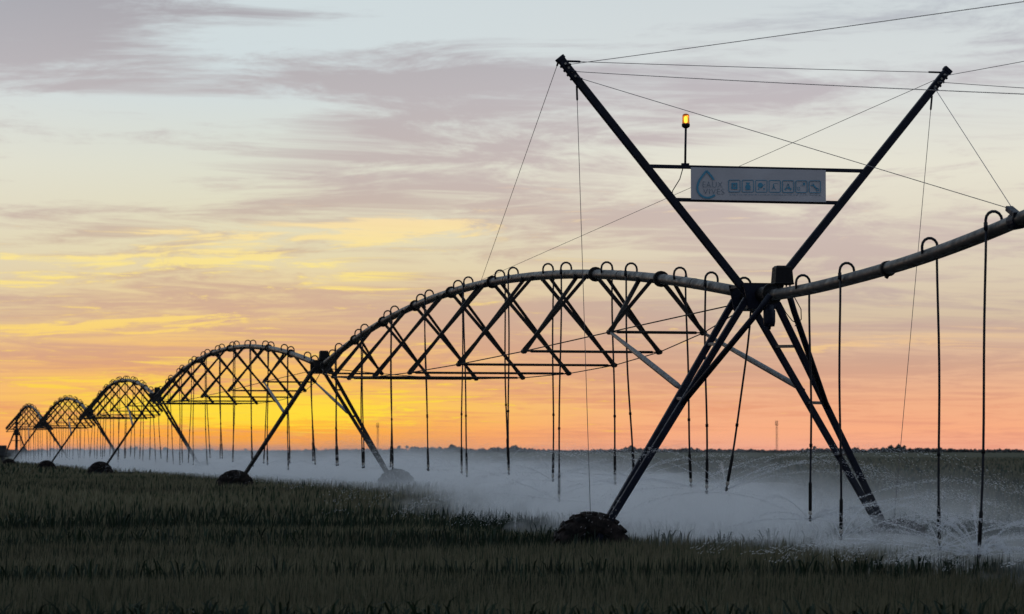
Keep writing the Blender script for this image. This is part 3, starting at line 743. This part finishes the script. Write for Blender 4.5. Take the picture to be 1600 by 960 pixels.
# ------------------------------------------------------------------ beacon
def beacon():
    base = Matrix.Translation((TW[0].x, TW[0].y, 0)) @ Matrix.Rotation(TH, 4, 'Z')
    p = base @ Vector((-1.21, .05, 6.775))
    t = empty('warning_beacon', p, TH); tag(t, 'glowing amber beacon on a thin pole above the banner', 'beacon')
    bpy.context.view_layer.update()
    MB().tube([(0, 0, 0), (0.005, 0, .3), (.012, 0, .60)], .019, 10).build('pole', M_NAVY, t, True)
    MB().box((-.06, -.03, -.002), (.06, .03, .03)).build('foot', M_NAVY, t)
    MB().tube([(.012, 0, .595), (.012, 0, .61), (.012, 0, .625), (.012, 0, .665), (.012, 0, .672)], [.025, .05, .066, .066, .06], 16).build('base', M_BLACK, t, True)
    m = bpy.data.materials.new('amber_dome'); m.use_nodes = True; q = NT(m.node_tree); b = q.n['Principled BSDF']
    b.inputs['Base Color'].default_value = (.95, .42, .08, 1); b.inputs['Transmission Weight'].default_value = .85; b.inputs['Roughness'].default_value = .25; b.inputs['IOR'].default_value = 1.15
    co = q.n.new('ShaderNodeTexCoord').outputs['Object']; f = q.noise(q.mapping(co, scale=(40, 40, 2)), 1, 2)
    bn = q.n.new('ShaderNodeBump'); bn.inputs['Strength'].default_value = .2; q.put(bn.inputs['Height'], f); q.l.new(bn.outputs[0], b.inputs['Normal'])
    MB().tube([(.012, 0, .673), (.012, 0, .80), (.012, 0, .822), (.012, 0, .832)], [.058, .056, .045, .02], 18).build('dome', m, t, True)
    e = bpy.data.materials.new('amber_glow'); e.use_nodes = True; q = NT(e.node_tree); q.n.remove(q.n['Principled BSDF'])
    em = q.n.new('ShaderNodeEmission'); em.inputs[0].default_value = (1, .50, .10, 1); em.inputs[1].default_value = 6.0
    co = q.n.new('ShaderNodeTexCoord').outputs['Object']; f = q.noise(co, 30, 2); q.put(em.inputs[1], q.mr(f, .3, .7, 3.5, 5.))
    q.l.new(em.outputs[0], q.n['Material Output'].inputs[0])
    MB().tube([(.012, 0, .69), (.012, 0, .71), (.012, 0, .77), (.012, 0, .79)], [.014, .024, .024, .012], 12).build('bulb', e, t, True)
beacon()

# ------------------------------------------------------------------ pivot stand at the far end
def pivot():
    P = TW[5]; t = empty('pivot_stand', (P.x, P.y, 0), TH); tag(t, 'four-legged pivot stand with central riser at the far left end', 'pivot stand')
    bpy.context.view_layer.update(); g = .28
    MB().tube([(0, 0, g), (0, 0, P.z + .1)], .13, 12).tube([(0, 0, P.z + .02), (0, -.6, P.z)], .11, 12).build('riser_pipe', M_STEEL, t, True)
    MB().tube([(0, 0, P.z + .05), (0, 0, P.z + .35)], .2, 12).build('slip_ring_housing', M_BLACK, t, True)
    MB().box((-.26, -.26, 3.6), (.26, .26, 4.15)).build('bearing_block', M_STEEL, t)
    for sx_ in (-1, 1):
        for sy_ in (-1, 1):
            MB().angle((sx_ * .22, sy_ * .22, 3.85), (sx_ * 1.55, sy_ * 1.4, g), .11, .03).build('leg', M_STEEL, t)
    for z, f in ((1.6, 1.04), (3.1, .48)):
        for a, b in (((-1, -1), (1, -1)), ((1, -1), (1, 1)), ((1, 1), (-1, 1)), ((-1, 1), (-1, -1))):
            MB().bar((a[0] * f, a[1] * f * .9, z), (b[0] * f, b[1] * f * .9, z), .07, .07).build('girt', M_STEEL, t)
    MB().bar((-.05, 0, P.z - .1), (-1.0, -.2, 3.95), .10, .10).bar((-1.0, -.2, 3.95), (-.2, 0, 4.0), .06, .06).build('jib', M_STEEL, t)
pivot()
def cabinet():
    t = empty('control_cabinet', (-50.0, 283, float(ground_z(283)))); tag(t, 'dark control cabinet on a post at the left edge', 'cabinet')
    MB().box((-.16, -.16, 0), (.16, .16, 1.5)).build('post', M_CONC, t)
    MB().box((-.36, -.28, 1.35), (.36, .28, 2.25)).build('housing', M_CONC, t)
    MB().add([(-.42, -.36, 2.25), (.42, -.36, 2.25), (.42, .36, 2.25), (-.42, .36, 2.25), (-.3, -.26, 2.36), (.3, -.26, 2.36), (.3, .26, 2.36), (-.3, .26, 2.36)], [(3, 2, 1, 0), (4, 5, 6, 7), (0, 1, 5, 4), (1, 2, 6, 5), (2, 3, 7, 6), (3, 0, 4, 7)]).build('lid', M_CONC, t)
cabinet()

# ------------------------------------------------------------------ water thrown by the sprinklers
def spray():
    """droplets strung along the ballistic jets of every sprinkler head"""
    r = np.random.default_rng(12); A = []; Bv = []; Rr = []
    for (p, dr) in NOZZLES:
        dist = p.y
        if dist > 150: continue
        near = dist < 62
        nj = 9 if near else 7; nd = (900 if dist < 45 else 620) if near else 110
        splash = 38 > dist > 34
        if splash: nj = 26
        for j in range(nj):
            az_ = r.random() * 6.283; elv = R(r.choice((3, 12, 20, 27)) + r.uniform(-2, 2)); sp = r.uniform(5.5, 8.5)
            if splash and j > 8: elv = R(r.uniform(10, 75)); sp = r.uniform(2.0, 4.5)
            v0 = np.array([math.cos(az_) * math.cos(elv), math.sin(az_) * math.cos(elv), math.sin(elv)]) * sp
            drag = .55; g = 9.81
            tt = r.random(nd) ** 1.15 * .85
            f = (1 - np.exp(-drag * tt)) / drag
            pos = np.array(p)[None, :] + v0[None, :] * f[:, None]
            pos[:, 2] -= .5 * g * tt * tt * .80
            wind = tt ** 2 * .45; pos[:, 0] += wind * math.cos(TH); pos[:, 1] += wind * math.sin(TH)
            spread = .004 + .16 * tt ** 2.0
            pos += r.standard_normal((nd, 3)) * spread[:, None]
            vel = v0[None, :] * np.exp(-drag * tt)[:, None]; vel[:, 2] -= g * tt * .9
            ln = .004 + .005 * r.random(nd)
            vel = vel / np.linalg.norm(vel, axis=1)[:, None]
            ok = pos[:, 2] > ground_z(pos[:, 1]) + 1.0
            A.append((pos - vel * ln[:, None] * 2.0)[ok]); Bv.append((pos + vel * ln[:, None] * 2.0)[ok])
            Rr.append(((.0030 - .0016 * tt + .0014 * r.random(nd)) * (1.0 if near else 1.7))[ok])
    a = np.concatenate(A); b = np.concatenate(Bv); rad = np.concatenate(Rr); n = len(a)
    d = b - a; d /= np.linalg.norm(d, axis=1)[:, None]
    s = np.cross(d, [0, 0, 1.]); s /= np.linalg.norm(s, axis=1)[:, None] + 1e-9; q = np.cross(s, d)
    Vv = np.stack([a] + [b + (s * math.cos(k * 2.094) + q * math.sin(k * 2.094)) * rad[:, None] for k in range(3)], 1)
    F = np.array([[0, 2, 1], [0, 3, 2], [0, 1, 3], [1, 2, 3]])
    me = bpy.data.meshes.new('water_spray'); me.vertices.add(n * 4); me.vertices.foreach_set('co', Vv.astype(np.float32).ravel())
    lp = ((np.arange(n) * 4)[:, None, None] + F[None]).ravel().astype(np.int32)
    me.loops.add(len(lp)); me.loops.foreach_set('vertex_index', lp); me.polygons.add(n * 4)
    me.polygons.foreach_set('loop_start', (np.arange(n * 4) * 3).astype(np.int32)); me.update(calc_edges=True)
    m = bpy.data.materials.new('water_droplets'); m.use_nodes = True; t = NT(m.node_tree); b_ = t.n['Principled BSDF']
    co = t.n.new('ShaderNodeTexCoord').outputs['Object']
    t.put(b_.inputs['Base Color'], t.mix(t.noise(co, 3.0, 3), (.94, .96, .98, 1), (.98, .99, 1.0, 1)))
    b_.inputs['Roughness'].default_value = .3; b_.inputs['IOR'].default_value = 1.33
    tr = t.n.new('ShaderNodeBsdfTranslucent'); tr.inputs[0].default_value = (.97, .98, 1.0, 1)
    mx = t.n.new('ShaderNodeMixShader'); mx.inputs[0].default_value = .5
    t.l.new(b_.outputs[0], mx.inputs[1]); t.l.new(tr.outputs[0], mx.inputs[2]); t.l.new(mx.outputs[0], t.n['Material Output'].inputs[0])
    me.materials.append(m)
    o = bpy.data.objects.new('water_spray', me); COL.objects.link(o)
    tag(o, 'fine jets and droplets of water thrown out by the hanging sprinklers', 'water', kind='stuff')
    print('droplets', n)
spray()

def mist(u0, u1, dens, label, rate, edge):
    """drifting spray as a real volume beside the pipe line, origin at the near tower"""
    m = bpy.data.materials.new('spray_mist'); m.use_nodes = True; t = NT(m.node_tree); t.n.remove(t.n['Principled BSDF'])
    co = t.n.new('ShaderNodeTexCoord').outputs['Object']; x, y, z = t.sep(co)
    n1 = t.noise(t.mapping(co, scale=(.35, .28, .8)), 1.0, 2, .55); n2 = t.noise(t.mapping(co, (5, 3, 1), scale=(1.1, .8, 2.0)), 1.0, 2, .6)
    gz = t.mr(y, 8.0, 40.0, 0.0, .38)
    h = t.math('SUBTRACT', z, t.math('ADD', gz, .55))
    hs = t.math('ADD', .20, t.math('MULTIPLY', n1, 1.0))
    fall = t.math('EXPONENT', t.math('MULTIPLY', t.math('POWER', t.math('MAXIMUM', t.math('DIVIDE', h, hs), 0.0), 1.8), -1.0))
    side = t.math('MULTIPLY', t.mr(x, *edge), t.mr(x, 4.2, 11.0, 1.0, 0.0))
    lump = t.mr(t.math('ADD', t.math('MULTIPLY', n1, .6), t.math('MULTIPLY', n2, .4)), .36, .64, .05, 1.5)
    along = t.math('MULTIPLY', t.mr(y, -3.0, 14.0, .14, 1.0), t.mr(y, -18.0, -11.0))
    d = t.math('MULTIPLY', t.math('MULTIPLY', fall, side), t.math('MULTIPLY', t.math('MULTIPLY', lump, along), dens))
    pv = t.n.new('ShaderNodeVolumePrincipled'); pv.inputs['Color'].default_value = (.97, .985, 1.0, 1); pv.inputs['Anisotropy'].default_value = .0
    t.put(pv.inputs['Density'], d); t.l.new(pv.outputs[0], t.n['Material Output'].inputs['Volume'])
    m.cycles.volume_step_rate = rate
    o = MB().box((-1.8, u0, .45), (11.2, u1, 3.2)).build('spray_mist', m)
    o.location = (TW[0].x, TW[0].y, 0); o.rotation_euler = (0, 0, TH)
    tag(o, label, 'mist', kind='stuff')
mist(-18, 46, .19, 'pale blue water mist drifting under the near span and tower', .7, (-1.3, 2.4))
mist(46.01, 240, .32, 'pale grey water mist lying under the far spans', .3, (-1.7, 1.6))

def fans():
    """the umbrella of fine water under each near sprinkler head, a closed body of thin spray"""
    m = bpy.data.materials.new('spray_fan'); m.use_nodes = True; t = NT(m.node_tree); t.n.remove(t.n['Principled BSDF'])
    co = t.n.new('ShaderNodeTexCoord').outputs['Object']; x, y, z = t.sep(co)
    rad = t.math('SQRT', t.math('ADD', t.math('MULTIPLY', x, x), t.math('MULTIPLY', y, y)))
    n = t.noise(t.mapping(co, scale=(1.6, 1.6, 3.0)), 1.0, 2, .6)
    d = t.math('MULTIPLY', t.mr(n, .42, .62, .01, .62), t.mr(rad, .15, 3.2, .62, .04, 'LINEAR'))
    pv = t.n.new('ShaderNodeVolumePrincipled'); pv.inputs['Color'].default_value = (.98, .99, 1.0, 1); pv.inputs['Anisotropy'].default_value = 0.
    t.put(pv.inputs['Density'], d); t.l.new(pv.outputs[0], t.n['Material Output'].inputs['Volume'])
    m.cycles.volume_step_rate = 1.0
    r = random.Random(9)
    for (p, dr) in NOZZLES:
        if p.y > 66: continue
        N, K = 28, 7; R0 = r.uniform(2.3, 3.3); up = r.uniform(.10, .30); gz = float(ground_z(p.y)) + .62 - p.z
        amp = [r.uniform(.72, 1.12) for _ in range(N)]; amp = [(amp[i-1] + amp[i] * 2 + amp[(i+1) % N]) / 4 for i in range(N)]
        vs = []; fs = []
        for k in range(1, K + 1):
            f = k / K; rr = R0 * f; z = up * 4 * f * (1 - f * .75) - (.9 + p.z * .12) * f ** 3
            for i in range(N):
                a = 6.2832 * i / N; vs.append((math.cos(a) * rr * amp[i] + .35 * f * f, math.sin(a) * rr * amp[i], max(z, gz + .03 * (K - k + 1)) if k < K else max(z, gz + .02)))
        top = len(vs); vs.append((0, 0, .01)); bot = len(vs); vs.append((.1, 0, gz - .06))
        low = len(vs); vs += [(vs[(K-1)*N+i][0] * .97, vs[(K-1)*N+i][1] * .97, gz - .06) for i in range(N)]
        fs += [(top, i, (i + 1) % N) for i in range(N)]
        fs += [(k*N+i, (k+1)*N+i, (k+1)*N+(i+1) % N, k*N+(i+1) % N) for k in range(K-1) for i in range(N)]
        fs += [((K-1)*N+i, low+i, low+(i+1) % N, (K-1)*N+(i+1) % N) for i in range(N)] + [(bot, low+(i+1) % N, low+i) for i in range(N)]
        o = MB().add(vs, fs).build('spray_fan', m, None, True)
        o.location = p; o.rotation_euler = (0, 0, TH)
        tag(o, 'umbrella of fine spray under one of the near hanging sprinklers', 'spray', 'spray umbrellas under the near sprinklers', 'stuff')
fans()
